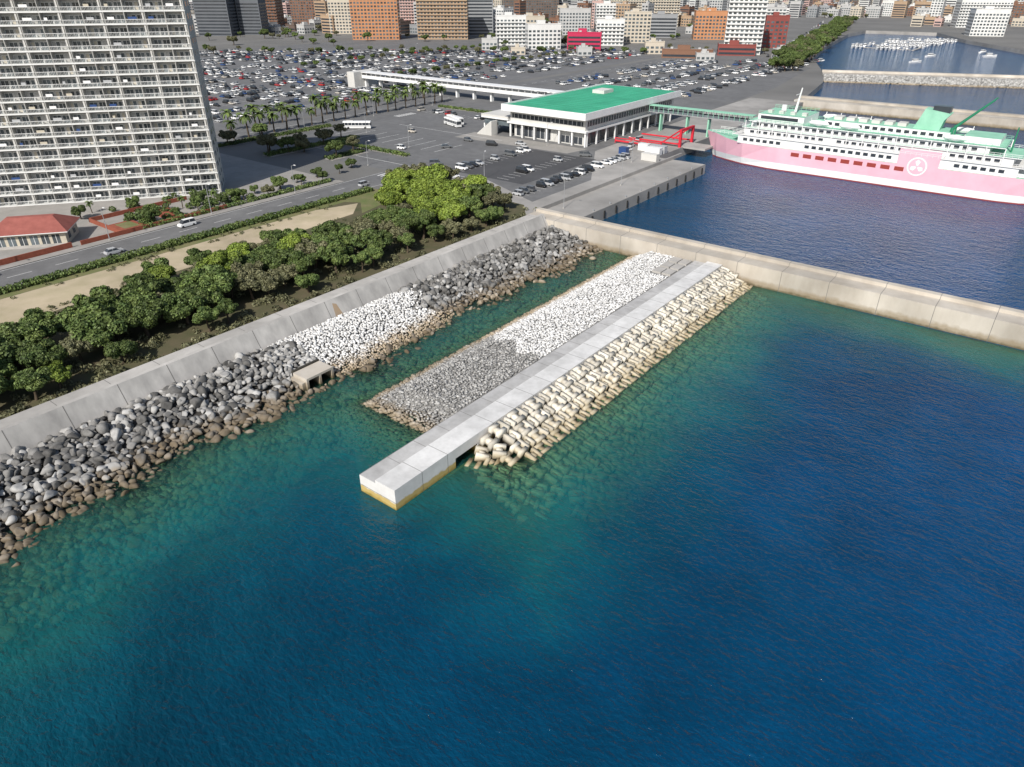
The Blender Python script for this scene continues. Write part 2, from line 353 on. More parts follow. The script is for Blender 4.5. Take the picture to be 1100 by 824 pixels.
# ------------------------------------------------------------------ water
def axis(segs):
    out=[]
    for a,bb,st in segs: out+=list(np.arange(a,bb,st))
    return np.array(out+[segs[-1][1]])
xs=axis([(-200,-46,22),(-46,40,.8),(40,130,3),(130,600,40),(600,4000,400)])
ys=axis([(-1500,-100,100),(-100,-40,3),(-40,104,.8),(104,250,8),(250,1000,50),(1000,4000,500)])
GX,GY=np.meshgrid(xs,ys); nx,ny=len(xs),len(ys)
def sm(a,b_,k=1.5): return -k*np.log(np.exp(-a/k)+np.exp(-b_/k))
wob=1.3*np.sin(GX*.23+GY*.17)+1.1*np.sin(GX*.11-GY*.29+2)+.7*np.sin(GY*.6+GX*.4)
D=np.full(GX.shape,13.0)
D=sm(D,(GX-wl(GY))*.25+.05+.2*wob,.8)
dm=np.maximum(np.maximum(-16.5-GX,15.5-GY),0)
D=np.where((GX<0),sm(D,dm*.34+.05,.5),D)
dxb=np.maximum(np.maximum(GX-12.5,17-GY),0); D=np.where(GX>=0,sm(D,dxb*.32+.05+.14*wob*(dxb>1),.6),D)
D=np.where(GY<103,sm(D,np.maximum(102.5-GY,0)*.3+2.0+.25*wob,.8),D)
dj=np.hypot(np.maximum(np.maximum(-GX,GX-6.7),0),np.maximum(-GY,0)); D=np.where(GY<19,sm(D,dj*.45+5.2+.3*wob,.8),D)
D=np.where(GY>105,13,D); D=np.clip(D,.05,13)
V=np.stack([GX.ravel(),GY.ravel(),np.zeros(GX.size)],1)
I=np.arange(nx*ny).reshape(ny,nx); F=np.stack([I[:-1,:-1],I[:-1,1:],I[1:,1:],I[1:,:-1]],-1).reshape(-1,4)
m=bpy.data.materials.new('sea_water'); m.use_nodes=True; M['water']=m
nt=m.node_tree;N=nt.nodes;L=nt.links; pb=N['Principled BSDF']; outn=N['Material Output']
def math_(op,a,b_=None,c=None):
    n=N.new('ShaderNodeMath'); n.operation=op
    for i,v in enumerate((a,b_,c)):
        if v is None: continue
        if isinstance(v,(int,float)): n.inputs[i].default_value=v
        else: L.new(v,n.inputs[i])
    return n.outputs[0]
def noise_(vec,scale,det,ro=.55,dist=0):
    n=N.new('ShaderNodeTexNoise'); n.inputs['Scale'].default_value=scale; n.inputs['Detail'].default_value=det; n.inputs['Roughness'].default_value=ro; n.inputs['Distortion'].default_value=dist; L.new(vec,n.inputs['Vector']); return n.outputs['Fac']
def mrange(v,a,b_,c,d_):
    n=N.new('ShaderNodeMapRange'); n.inputs[1].default_value=a;n.inputs[2].default_value=b_;n.inputs[3].default_value=c;n.inputs[4].default_value=d_; L.new(v,n.inputs[0]); return n.outputs[0]
at=N.new('ShaderNodeAttribute'); at.attribute_name='depth'; dep=at.outputs['Fac']
g=N.new('ShaderNodeNewGeometry'); pos=g.outputs['Position']
dn=math_('SUBTRACT',math_('MULTIPLY_ADD',noise_(pos,.07,5),5.0,dep),2.5)
dv=math_('DIVIDE',dn,13)
cr=N.new('ShaderNodeValToRGB'); L.new(dv,cr.inputs[0])
e=cr.color_ramp.elements; e[0].position=.0; e[0].color=(.035,.17,.135,1); e[1].position=.9; e[1].color=(.001,.052,.088,1)
q=e.new(.22); q.color=(.008,.125,.13,1); q=e.new(.5); q.color=(.002,.072,.108,1)
sp=N.new('ShaderNodeSeparateXYZ'); L.new(pos,sp.inputs[0])
x2=math_('MULTIPLY_ADD',sp.outputs['Y'],.55,sp.outputs['X'])
xx=math_('MULTIPLY_ADD',noise_(pos,.02,3),70,x2)
mr=mrange(xx,15,135,0,1)
bl=N.new('ShaderNodeMix'); bl.data_type='RGBA'; bl.inputs['A'].default_value=(.0005,.037,.058,1); bl.inputs['B'].default_value=(.001,.046,.135,1); L.new(mr,bl.inputs['Factor'])
sh=mrange(dv,.3,.75,0,1)
cm=N.new('ShaderNodeMix'); cm.data_type='RGBA'; L.new(sh,cm.inputs['Factor']); L.new(cr.outputs[0],cm.inputs['A']); L.new(bl.outputs['Result'],cm.inputs['B'])
tv=mrange(noise_(pos,.05,6,.65),.35,.65,.8,1.2)
vs=N.new('ShaderNodeVectorMath'); vs.operation='SCALE'; L.new(cm.outputs['Result'],vs.inputs[0]); L.new(tv,vs.inputs['Scale'])
L.new(vs.outputs[0],pb.inputs['Base Color'])
pb.inputs['Roughness'].default_value=.07; pb.inputs['IOR'].default_value=1.33
mp=N.new('ShaderNodeMapping'); mp.inputs['Rotation'].default_value=(0,0,.35); mp.inputs['Scale'].default_value=(.9,1.5,1); L.new(pos,mp.inputs[0])
h=math_('ADD',math_('MULTIPLY',noise_(mp.outputs[0],.35,2,.5,.3),.8),math_('MULTIPLY',noise_(mp.outputs[0],1.3,3,.55,.4),.62))
bp=N.new('ShaderNodeBump'); bp.inputs['Strength'].default_value=.85; bp.inputs['Distance'].default_value=.5; L.new(h,bp.inputs['Height']); L.new(bp.outputs[0],pb.inputs['Normal'])
tr=N.new('ShaderNodeBsdfTransparent'); tr.inputs[0].default_value=(.66,.97,.90,1)
dm_=math_('MAXIMUM',math_('MULTIPLY_ADD',noise_(pos,.35,3),1.6,math_('SUBTRACT',dep,1.0)),0.0)
tf=math_('SUBTRACT',1.0,math_('MULTIPLY',math_('EXPONENT',math_('MULTIPLY',dm_,-.34)),.95))
mxs=N.new('ShaderNodeMixShader'); L.new(tf,mxs.inputs[0]); L.new(tr.outputs[0],mxs.inputs[1]); L.new(pb.outputs[0],mxs.inputs[2])
fr=N.new('ShaderNodeFresnel'); fr.inputs[0].default_value=1.33; gs=N.new('ShaderNodeBsdfGlossy'); gs.inputs['Roughness'].default_value=.08; L.new(bp.outputs[0],gs.inputs['Normal']); L.new(bp.outputs[0],fr.inputs['Normal'])
ff=math_('MULTIPLY',fr.outputs[0],math_('SUBTRACT',1.0,tf))
mx2=N.new('ShaderNodeMixShader'); L.new(ff,mx2.inputs[0]); L.new(mxs.outputs[0],mx2.inputs[1]); L.new(gs.outputs[0],mx2.inputs[2]); L.new(mx2.outputs[0],outn.inputs[0])
me=npmesh('water',V,F,['water']); a=me.attributes.new('depth','FLOAT','POINT'); a.data.foreach_set('value',D.ravel().astype(np.float32)); link(bpy.data.objects.new('water',me))
sheet('seabed',rect(-60,4000,-1500,4000),-6.3,'seabed')
# ------------------------------------------------------------------ vegetation
def leafcloud(C,Rl,n,size,squash=.75,up=.15):
    idx=rng.choice(len(C),n,p=(Rl**2)/np.sum(Rl**2)); d=rng.normal(size=(n,3)); d[:,2]+=up; d/=np.linalg.norm(d,axis=1)[:,None]
    r=Rl[idx]*rng.uniform(.68,1.1,n)
    P=C[idx]+d*r[:,None]*np.array([1,1,squash]); nrm=d+rng.normal(size=(n,3))*.6; nrm/=np.linalg.norm(nrm,axis=1)[:,None]
    return leafquads(P,nrm,size*rng.uniform(.6,1.3,n))
def leafquads(P,nrm,s):
    n=len(P); t=np.cross(nrm,rng.normal(size=(n,3))); t/=np.linalg.norm(t,axis=1)[:,None]; bt=np.cross(nrm,t)
    s=s[:,None]; V=np.stack([P-t*s,P-bt*s*.6+nrm*s*.15,P+t*s,P+bt*s*.6+nrm*s*.15],1).reshape(-1,3)
    return V,np.arange(4*n).reshape(n,4)
def combine(name,b,V,F,leafk):
    base=b.mats[:]
    quads=np.array([f if len(f)==4 else (f+ (f[-1],)*(4-len(f)) if len(f)<4 else f[:4]) for f in b.f]) if b.f else np.zeros((0,4),int)
    bv=np.array(b.v) if b.v else np.zeros((0,3))
    VV=np.concatenate([bv,V]); FF=np.concatenate([quads,F+len(bv)]).astype(int); mi=np.concatenate([np.array(b.m,int),np.full(len(F),len(base))])
    return npmesh(name,VV,FF,base+[leafk],mi)
def treeproto(name,R,H,n,leafk,size=.28,nl=22):
    b=B(); th=H-R*.95; p=Vector((0,0,-.1)); r=.08*R+.08
    for i in range(3):
        q=p+Vector((random.uniform(-.25,.25),random.uniform(-.25,.25),th/3+.1)); b.tube(p,q,r,r*.82,'bark',6,False); p=q; r*=.82
    C=[];Rl=[]
    for i in range(nl):
        a=2*math.pi*(i/nl)*3.4+random.uniform(-.4,.4); rr=R*random.uniform(.2,.85) if i else 0
        c=Vector((math.cos(a)*rr,math.sin(a)*rr,H-R*.5+random.uniform(-.3,.25)*R-(rr/R)**2*R*.3)); C.append(c); Rl.append(R*random.uniform(.16,.36))
        b.tube(p,c,r*.6,.05,'bark',5,False)
    V,F=leafcloud(np.array(C),np.array(Rl),n,size)
    return combine(name,b,V,F,leafk)
TP=[treeproto('tree',4.2,7.6,8000,'leaf'),treeproto('tree',4.6,7.2,8500,'leaf'),treeproto('tree',3.8,6.8,6500,'leafd'),treeproto('tree',3.9,8,7500,'leaf')]
TY=[treeproto('tree',4.4,8.2,9000,'leafy'),treeproto('tree',5.0,9.2,10000,'leafy',nl=26)]
TD=treeproto('bare_tree',3.6,8,3000,'leafd',.22)
def place(me,x,y,s,name='tree',z=G):
    o=bpy.data.objects.new(name,me); o.location=(x,y,z-.05); o.rotation_euler=(0,0,random.uniform(0,6.28)); o.scale=(s*random.uniform(.9,1.1),s*random.uniform(.9,1.1),s); return link(o)
y=-70
while y<80:
    for x in (-54.5,-60,-65.5,-71,-76.5,-82):
        if random.random()<.04: continue
        if x<-80 and not 14<y<46: continue
        if x<-76 and (y<8 or y>52) and random.random()<.7: continue
        if x>-56 and random.random()<.3: continue
        s=random.uniform(.74,1.04)*(.72 if x>-56 else (.8 if x<-76 else 1))
        place(random.choice([TP[0],TP[1],TP[3],TP[0],TP[2],TP[2],TP[1]]) if random.random()<.92 else TY[0],x+random.uniform(-1.6,1.6),y+random.uniform(-2,2),s)
    y+=5.0
for (x,y,s,kk) in [(-58,84,.9,'y'),(-64,80,1,'y'),(-70,86,1.05,'y'),(-78,82,.9,'y'),(-60,92,.95,'l'),(-68,95,1.15,'y'),(-76,93,1.15,'y'),(-84,90,1.0,'y'),(-58,100,.85,'d'),(-65,103,1.0,'l'),(-74,103,1.15,'d'),(-82,101,1.2,'y'),(-90,97,1.1,'y'),(-91,106,1.15,'d'),(-99,104,1,'d'),(-83,110,1.1,'d'),(-75,111,1,'l'),(-100,110,.95,'d'),(-67,110,.85,'l'),(-60,107,.75,'l'),(-92,112,1.05,'l'),(-54,92,.7,'l'),(-54,79,.75,'l'),(-72,78,.9,'l'),(-64,88,.9,'y'),(-72,98,1,'y'),(-88,101,1.05,'l'),(-70,107,1,'y'),(-54,86,.6,'d'),(-55,97,.6,'l')]:
    place({'y':random.choice(TY),'l':random.choice(TP),'d':random.choice([TD,TP[2]])}[kk],x,y,s)
def shrubs(name,pts,k,r=.9,n=220,size=.22,h=.5):
    C=np.array([(x,y,G+h) for x,y in pts]); Rl=np.full(len(C),r)*rng.uniform(.7,1.2,len(C))
    V,F=leafcloud(C,Rl,n*len(C),size,.8); return link(bpy.data.objects.new(name,npmesh(name,V,F,[k])))
shrubs('hedge',[(x,y) for x in (-105.4,-104) for y in np.arange(-40,98,1.4)],'leaf',.85,110,.26)
shrubs('hedge',[(-51+random.uniform(-1.2,2),y) for y in np.arange(-40,104,3.1)],'leafd',.9,90,.25,.4)
shrubs('undergrowth',[(random.uniform(-84,-50),random.uniform(-45,112)) for _ in range(460)],'leafd',1.0,60,.26,.3)
shrubs('grass_tufts',[(random.choice((-88,-100))+random.uniform(-2.5,1.2),random.uniform(-40,80)) for _ in range(160)],'leafd',.5,30,.2,.1)
shrubs('hedge',[(-122.8,y) for y in np.arange(36,98,1.3)],'leaf',.9,110,.26,.5)
shrubs('hedge',[(-100+.55*i,98+1.0*i) for i in range(16)],'leafy',.8,120,.25)
for x0,x1,y0,y1 in [(-172,-168,108,150),(-200,-197,105,160),(-150,-146,118,134),(-165,-130,138,140),(-196,-150,228,230),(-112,-104,122,127)]:
    b=B(); b.box(x0-.6,x1+.6,y0-.6,y1+.6,G,G+.15,'pave'); b.obj('kerb_island')
    shrubs('hedge',[(x,y) for x in np.arange(x0,x1+.1,1.4) for y in np.arange(y0,y1+.1,1.4)],'leaf',.8,60,.3,.5)
for (x,y) in [(-171,109),(-169,116),(-172,124),(-169,133),(-171,143),(-148,121),(-149,130),(-198,110),(-199,125),(-175,112),(-165,120)]: place(random.choice([TP[2],TD,TP[0]]),x,y,random.uniform(.75,1.05))
for y in range(40,100,7): place(random.choice(TP),-126+random.uniform(-2,2),y,random.uniform(.35,.6))
for y in range(66,118,8): place(random.choice(TP),-129+random.uniform(-3,3),y,random.uniform(.3,.55))
def palmproto():
    b=B(); p=Vector((0,0,-.1))
    for i in range(4):
        q=p+Vector((.08,.03,1.6)); b.tube(p,q,.3-.03*i,.27-.03*i,'bark',7,False); p=q
    Vs=[];Fs=[]
    for i in range(26):
        a=random.uniform(0,6.28); el=random.uniform(-.3,1.2); d=Vector((math.cos(a),math.sin(a),0)); sd=Vector((-d.y,d.x,0)); c=p.copy(); st=len(Vs)
        for j in range(6):
            w=.5*(1-abs(j-2)/4.5); Vs+=[tuple(c-sd*w+Vector((0,0,-.15))),tuple(c),tuple(c+sd*w+Vector((0,0,-.15)))]
            c=c+(d*math.cos(el)+Vector((0,0,math.sin(el))))*.62; el-=.38
        for j in range(5):
            for q in (0,1): Fs.append((st+3*j+q,st+3*j+q+1,st+3*j+q+4,st+3*j+q+3))
    return combine('palm_tree',b,np.array(Vs),np.array(Fs),'leaf')
PP=palmproto()
for y in np.arange(118,242,6.5):
    place(PP,-207+random.uniform(-1,1),y,random.uniform(1.0,1.35),'palm_tree')
    if random.random()<.8: place(PP,-224+random.uniform(-1,1),y+3,random.uniform(.9,1.3),'palm_tree')
for i in range(150):
    t=random.random(); yy=485+t*680; xc=np.interp(yy,[480,710,1120,1170],[-112,-158,-245,-255]); 
    place(random.choice(TP),xc+random.uniform(-13,9),yy,random.uniform(.9,1.5))
for i in range(46):
    place(random.choice(TP+[TD]),*city(-330+i*13+random.uniform(-4,4),665+random.uniform(-12,12)),random.uniform(.6,1))
for y in np.arange(300,550,11): 
    place(random.choice(TP),-297,y,random.uniform(.45,.7)); place(random.choice(TP),-395,y,random.uniform(.45,.7))
# ------------------------------------------------------------------ cars
def carmesh(kind,body):
    b=B()
    if kind=='car': st=[(-2.15,.35,.72,.74),(-2.05,.28,.86,.8),(-1.2,.25,.92,.84),(.9,.25,.92,.84),(1.9,.28,.74,.8),(2.15,.35,.62,.7)]; cab=(-1.75,-1.25,.25,1.05,.9,1.42)
    elif kind=='kei': st=[(-1.65,.35,.8,.7),(-1.6,.28,.95,.73),(-1,.25,1.0,.74),(.8,.25,1.0,.74),(1.5,.28,.86,.72),(1.68,.35,.7,.66)]; cab=(-1.62,-1.45,.65,1.2,.98,1.68)
    else: st=[(-2.3,.35,.9,.8),(-2.25,.28,1.05,.85),(-1.2,.25,1.08,.86),(1.0,.25,1.08,.86),(2.0,.28,.9,.83),(2.25,.35,.7,.75)]; cab=(-2.25,-2.0,.8,1.6,1.05,1.85)
    R=[[(x,-w,zb),(x,w,zb),(x,w,(zb+zt)/2),(x,w*.93,zt),(x,-w*.93,zt),(x,-w,(zb+zt)/2)] for x,zb,zt,w in st]
    b.rings(R,[body]*6)
    x0,x1,x2,x3,z0,z1=cab; w=st[2][3]*.9; w2=w*.84
    bot=[(x0,-w,z0),(x3,-w,z0),(x3,w,z0),(x0,w,z0)]; top=[(x1,-w2,z1),(x2,-w2,z1),(x2,w2,z1),(x1,w2,z1)]
    b.rings([bot,top],'glassd',cap=False); b.poly(top,body)
    b.cbox(((x1+x2)/2,0,z1+.01),(x2-x1+.06,2*w2+.05,.05),body)
    sx=x1+(x2-x1)*.5
    for sy in (-1,1): b.poly([(sx-.05,sy*(w+.01),z0),(sx+.05,sy*(w+.01),z0),(sx+.05,sy*(w2+.01),z1),(sx-.05,sy*(w2+.01),z1)],body)
    for sx in (st[1][0]+.75,st[4][0]-.5):
        for sy in (-1,1): b.tube((sx,sy*(w*1.0),.31),(sx,sy*(w*1.13),.31),.31,.31,'tyre',8)
    for sy in (-1,1):
        b.cbox((st[-1][0]-.08,sy*.52,.6),(.12,.3,.12),'white'); b.cbox((st[0][0]+.06,sy*.55,.68),(.1,.25,.14),'red')
    return b.mesh('parked_car')
cc={'cw':(.78,.78,.77),'cs':(.42,.43,.44),'ck':(.02,.02,.022),'cb':(.03,.07,.2),'cr':(.4,.03,.03),'cg':(.12,.125,.13),'cbe':(.5,.46,.4)}
for k,c in cc.items(): M[k]=mat('car_paint_'+k,c,c,rough=.3,spec=.5)
CM=[];CWt=[]
for kind in ('car','kei','van'):
    for k,wt in (('cw',3.4),('cs',2),('ck',2.2),('cb',.6),('cr',.4),('cg',1.2),('cbe',.5)): CM.append(carmesh(kind,k)); CWt.append(wt)
def car(x,y,rot,name='parked_car',me=None):
    o=bpy.data.objects.new(name,me or random.choices(CM,CWt)[0]); o.location=(x,y,G+.022); o.rotation_euler=(0,0,rot); return link(o)
lm=B()
def lot(x0,x1,y0,y1,fill,inside=lambda x,y:True):
    x=x0
    while x<x1-16:
        for side,dx in ((0,2.6),(1,7.8)):
            y=y0; rf=random.uniform(.6,1.15)
            while y<y1:
                X=x+dx
                E,Nn=inv(X,y)
                if inside(X,y) and abs(E)<.78*Nn:
                    if Nn<450: lm.box(X-2.5,X+2.5,y-1.37,y-1.25,G+.014,G+.02,'mark')
                    if random.random()<fill(X,y)*rf: car(X+random.uniform(-.3,.3),y,(math.pi if random.random()<.5 else 0)+random.uniform(-.03,.03))
                y+=2.75
        x+=20
def fA(x,y):
    E,Nn=inv(x,y)
    return .15 if Nn<330 else (.4 if Nn<400 else .65)
lot(-555,-232,112,290,fA,lambda x,y: inv(x,y)[0]/inv(x,y)[1]>-.47 and int(y/45)*45+38>y)
lot(-555,-232,300,555,lambda x,y:.64,lambda x,y: inv(x,y)[1]<690 and int(y/60)*60+50>y)
lot(-202,-90,335,600,lambda x,y:.6,lambda x,y: (x<-110 if y>400 else True) and int(y/50)*50+42>y and inv(x,y)[1]<600)
lm.obj('parking_bay_markings')
for y in np.arange(119.5,186,3):
    if random.random()<.85: car(-65.5,y+1.5,random.choice((0,math.pi)))
for y in np.arange(135.5,174,3):
    for x in (-100.5,-81.5):
        if random.random()<.5: car(x,y,0)
for x in np.arange(-198.5,-146,3):
    if random.random()<.4: car(x,214.5,1.57)
    if random.random()<.6: car(x,302.5,1.57)
for (x,y,r) in [(-110,22,1.57),(-116,44,-1.57),(-110,100,1.57),(-112,135,.8),(-140,146,.2),(-95,125,1.2),(-116,-4,-1.57),(-130,173,0),(-78,178,.4),(-160,172,.1),(-70,196,1.57),(-73,203,1.57),(-76,215,1.57),(-117,172,.3),(-109,180,.1),(-128,158,.9)]: car(x,y,r,'car')
for i in range(40):
    t=random.random(); yy=560+t*560; car(float(np.interp(yy,[480,710,1120],[-135,-185,-275]))+random.uniform(-3,3),yy,1.7)
def busmesh():
    b=B(); prof=lambda x,i:[(x,-1.25,.35),(x,1.25,.35),(x,1.25,1.5),(x,1.22,2.6),(x,1.1-i,3.1),(x,-1.1+i,3.1),(x,-1.22,2.6),(x,-1.25,1.5)]
    b.rings([prof(-5.9,.1),prof(-5.7,0),prof(5.6,0),prof(5.9,.15)],['white','white','glassd','white','white','white','glassd','white'])
    for x in np.arange(-5.2,5.5,1.5): b.box(x,x+.12,-1.27,1.27,1.5,2.6,'white')
    b.box(5.88,5.93,-1.1,1.1,1.3,2.6,'glassd'); b.box(-4.5,-1.5,-.7,.7,3.1,3.35,'offw'); b.box(-5.7,5.6,-1.262,1.262,.9,1.1,'cs')
    for x in (-3.7,3.6):
        for s in (-1,1): b.tube((x,s*1.05,.5),(x,s*1.28,.5),.5,.5,'tyre',12)
    return b.mesh('bus')
bm_=busmesh()
for x,y,r in [(-185,164,.66),(-157,194,-.35),(-160,199,-.35)]:
    o=bpy.data.objects.new('bus',bm_); o.location=(x,y,G+.02); o.rotation_euler=(0,0,r); link(o)
# ------------------------------------------------------------------ apartment tower
ap=empty('apartment_tower',(-137.8,68.2,G),math.radians(52.2))
FH=3.05; NF=23; W=95; bay=5.0
b=B(); b.box(-W,-.2,1.9,14,0,NF*FH+1,'aptw'); b.box(-W,0,1.7,14.2,NF*FH+1,NF*FH+1.6,'white')
for i in range(0,int(W/bay)+1):
    x=-i*bay; b.box(x-.16,x+.02 if i else 0,-.02,1.9,0,NF*FH+.6,'aptw')
b.obj('walls',ap)
b=B(); rl=B(); gl=B(); ac=B()
for f in range(NF):
    z=f*FH
    b.box(-W,.06,-.08,1.9,z-.1,z+.12,'white')
    for i in range(int(W/bay)):
        x1=-i*bay-.2; x0=-(i+1)*bay+.03
        rl.box(x0,x1,-.05,.03,z+.12,z+.34,'rail'); rl.box(x0,x1,-.06,.04,z+1.12,z+1.22,'white')
        for xx in np.arange(x0+.1,x1,.36): rl.box(xx,xx+.07,-.03,.01,z+.34,z+1.12,'rail')
        for a,wd in ((.4,1.9),(2.65,1.8)):
            xa=x0+a; gl.box(xa,xa+wd,1.84,1.895,z+.14,z+2.2,'glass')
            for q in (0,.5,1): gl.box(xa+wd*q-.04,xa+wd*q+.04,1.80,1.84,z+.14,z+2.2,'white')
            gl.box(xa,xa+wd,1.8,1.84,z+2.15,z+2.26,'white')
            if random.random()<.35: gl.box(xa+.1,xa+wd*.45,1.835,1.842,z+.3,z+2.1,random.choice(['aptw','cream']))
        ac.box(x0+2.35,x0+2.6,1.2,1.8,z+.14,z+.8,'rail')
        if random.random()<.3: ac.box(x0+.6,x0+1.2+random.random()*1.6,.3,.4,z+1.1,z+1.8,random.choice(['white','cream','cb','cs','white']))
        if i%2==0: ac.box(x1-.6,x1-.2,.1,.5,z+.14,z+FH-.12,'offw')
b.obj('balcony_slabs',ap); rl.obj('balcony_railings',ap); gl.obj('windows',ap); ac.obj('balcony_fittings',ap)
b=B(); 
for f in range(NF): b.box(-.2,-.17,5,7,f*FH+.9,f*FH+2.2,'glass'); b.box(-.2,-.17,10,11.4,f*FH+.9,f*FH+2.2,'glass')
b.obj('side_windows',ap)
b=B(); b.box(-122.6,-122.3,20,60,G,G+1.1,'brick'); b.box(-140,-122.6,30,30.3,G,G+1.1,'brick'); b.box(-131,-123.5,31,37,G,G+.7,'brick'); b.box(-130,-124.5,32,36,G+.5,G+.74,'grass'); b.box(-140,-139.7,30,58,G,G+1.1,'brick')
b.box(-134,-126,44,49,G,G+.7,'brick'); b.obj('brick_wall')
shrubs('garden_shrubs',[(random.uniform(-145,-124),random.uniform(32,70)) for _ in range(60)],'leaf',1.1,150,.28,.8)
for i in range(9): place(PP if i%3 else TP[0],random.uniform(-150,-126),30+i*4.5,.45 if i%3 else .5,'garden_tree')
h=empty('red_roof_house',(-130.5,12,G),math.radians(52.2))
b=B(); b.box(-8,8,0,10,0,3.6,'cream'); b.box(-7.9,7.9,-.6,0,0,.5,'conc'); b.obj('walls',h)
b=B(); b.rings([[(-9,-1.1,3.5),(-5.2,4.2,6.2),(-5.2,5.8,6.2),(-9,11.1,3.5)],[(9,-1.1,3.5),(5.2,4.2,6.2),(5.2,5.8,6.2),(9,11.1,3.5)]],'redroof'); b.box(-9,9,-1.1,11.1,3.3,3.48,'white'); b.obj('roof',h)
b=B()
for x in np.arange(-7,7,2.4): b.box(x,x+1.7,-.04,0,.5,2.7,'glass'); b.box(x+.8,x+.9,-.06,-.04,.5,2.7,'white')
for y in (2,6): b.box(8,8.04,y,y+1.8,.9,2.4,'glass')
b.obj('windows',h)
b=B(); b.box(-134,-122.5,-8,-7.7,G,G+1.3,'brick'); b.box(-122.7,-122.4,-8,18,G,G+1.3,'brick'); b.obj('brick_wall')
# ------------------------------------------------------------------ ferry terminal
t=empty('ferry_terminal_building',(-124,189,G),0)
b=B(); b.box(2,36,4,75,0,5.2,'offw'); b.box(0,38,1.5,77,5.2,5.8,'white'); b.box(1,37,2.5,76,5.8,10.2,'offw'); 
b.box(-1,39,-1,78.5,10.2,12.2,'white','white')
for x in np.arange(1,38,6): b.box(x,x+.6,2,2.6,0,5.2,'white')
for y in np.arange(3,76,7): b.box(37.2,37.7,y,y+.6,0,5.2,'white'); b.box(.4,.9,y,y+.6,0,5.2,'white')
b.obj('walls',t)
b=B(); b.poly([(-.4,-.4,12.24),(38.4,-.4,12.24),(38.4,77.9,12.24),(-.4,77.9,12.24)],'green')
for y in np.arange(5,77,4): b.box(-.3,38.3,y,y+.12,12.24,12.3,'dgreen')
b.box(10,16,50,58,12.24,13.6,'offw'); b.box(-1,39,-1,-.5,12.2,12.7,'white'); b.box(38.5,39,-.5,78.5,12.2,12.7,'white'); b.box(-1,-.5,-.5,78.5,12.2,12.7,'white'); b.obj('roof',t)
b=B(); b.box(3,20,3.95,4,.4,4.4,'glassd'); b.box(24,35,3.95,4,.4,3.0,'glassd'); b.box(36,36.05,6,73,.4,4.4,'glassd'); b.box(2,36,2.45,2.5,7.4,9.0,'glassd'); b.box(37,37.05,4,74,7.2,9.2,'glassd')
for x in np.arange(3,36,2): b.box(x,x+.15,2.4,2.45,7.4,9.0,'white'); b.box(x,x+.15,3.9,3.95,.4,4.4,'white')
for y in np.arange(5,74,2): b.box(37.05,37.12,y,y+.15,7.2,9.2,'white')
b.obj('windows',t)
b=B(); b.box(-14,0,2,24,6,6.6,'white'); b.box(-14,0,2,24,6.6,7.4,'offw'); b.box(-13,0,3,23,3.6,6,'glass')
for i in range(14): b.box(-6-.9*i*.6,-5.4-.9*i*.6,-2,1.9,0,5.6-.4*i,'offw')
for x in (-13.5,-7): 
    for y in (3,13,23): b.box(x,x+.6,y,y+.6,0,3.6,'white')
b.obj('side_annex',t)
w=empty('elevated_walkway',(0,0,G),0)
b=B(); b.box(-285,-138,256,262,4.8,5.4,'white'); b.box(-285,-138,255.4,262.6,7.9,8.2,'white','white'); b.box(-285,-138,256,256.15,5.4,6.5,'white'); b.box(-285,-138,261.85,262,5.4,6.5,'white'); b.box(-138,-124.2,256,262,4.8,8.2,'white'); b.obj('deck_and_roof',w)
b=B()
for x in np.arange(-284,-138,12): b.box(x,x+1,258,260,0,4.8,'white')
for x in np.arange(-284,-138,4): b.box(x,x+.2,256,256.2,6.5,7.9,'white'); b.box(x,x+.2,261.8,262,6.5,7.9,'white')
b.box(-290,-284,250,268,0,8.4,'offw'); b.obj('columns',w)
g_=empty('passenger_gangway',(0,0,G),0)
b=B(); b.box(-85,-40,238,241.4,7.2,7.5,'steel'); b.box(-85,-40,237.8,241.6,9.8,10.0,'mint'); b.box(-85,-40,238.2,238.3,7.5,8.4,'glass'); b.box(-85,-40,241.1,241.2,7.5,8.4,'glass')
for x in np.arange(-85,-40,2.2): b.box(x,x+.15,238.1,238.3,7.5,9.8,'mint'); b.box(x,x+.15,241.1,241.3,7.5,9.8,'mint')
for x in (-80,-68,-58.6): b.box(x,x+.6,238.6,240.8,0,7.2,'mint')
b.box(-43,-40,232,238,7.2,7.5,'steel'); b.obj('gangway',g_)
r_=empty('vehicle_linkspan',(0,0,G),0)
b=B()
for y in (213,223.5):
    b.box(-58.4,-57.5,y,y+.9,0,6.6,'red'); b.tube((-58,y+.45,6.4),(-66,y+.45,.6),.28,.28,'red')
    b.tube((-80,y+.45,1.0),(-58,y+.45,1.1),.32,.32,'red')
b.box(-58.4,-57.5,213.9,223.5,5.9,6.6,'red')
b.box(-80,-48,214.4,223.4,-.3,.35,'quayc'); 
b.tube((-82,206,.9),(-62,206,.9),.35,.35,'red'); b.tube((-82,206,1.9),(-62,206,2.0),.2,.2,'red')
for x in (-82,-75,-68,-62): b.tube((x,206,0),(x,206,2.1),.18,.18,'red')
b.obj('gantry',r_)
for (x,y,l,w_,hh,k) in [(-60,196,6,2.4,2.5,'white'),(-60,200,6,2.4,2.5,'cs'),(-69,190,3,2.4,2.4,'cb'),(-56,186,6,2.4,2.5,'offw'),(-66,200,4,2.4,2.4,'white')]:
    b=B(); b.box(x-l/2,x+l/2,y-w_/2,y+w_/2,G+.1,G+hh,k)
    for q in np.arange(x-l/2+.2,x+l/2-.1,.5): b.box(q,q+.15,y-w_/2-.05,y-w_/2,G+.2,G+hh-.15,k)
    b.box(x-l/2-.05,x+l/2+.05,y-w_/2-.06,y+w_/2+.06,G+hh,G+hh+.12,k); b.obj('shipping_container')
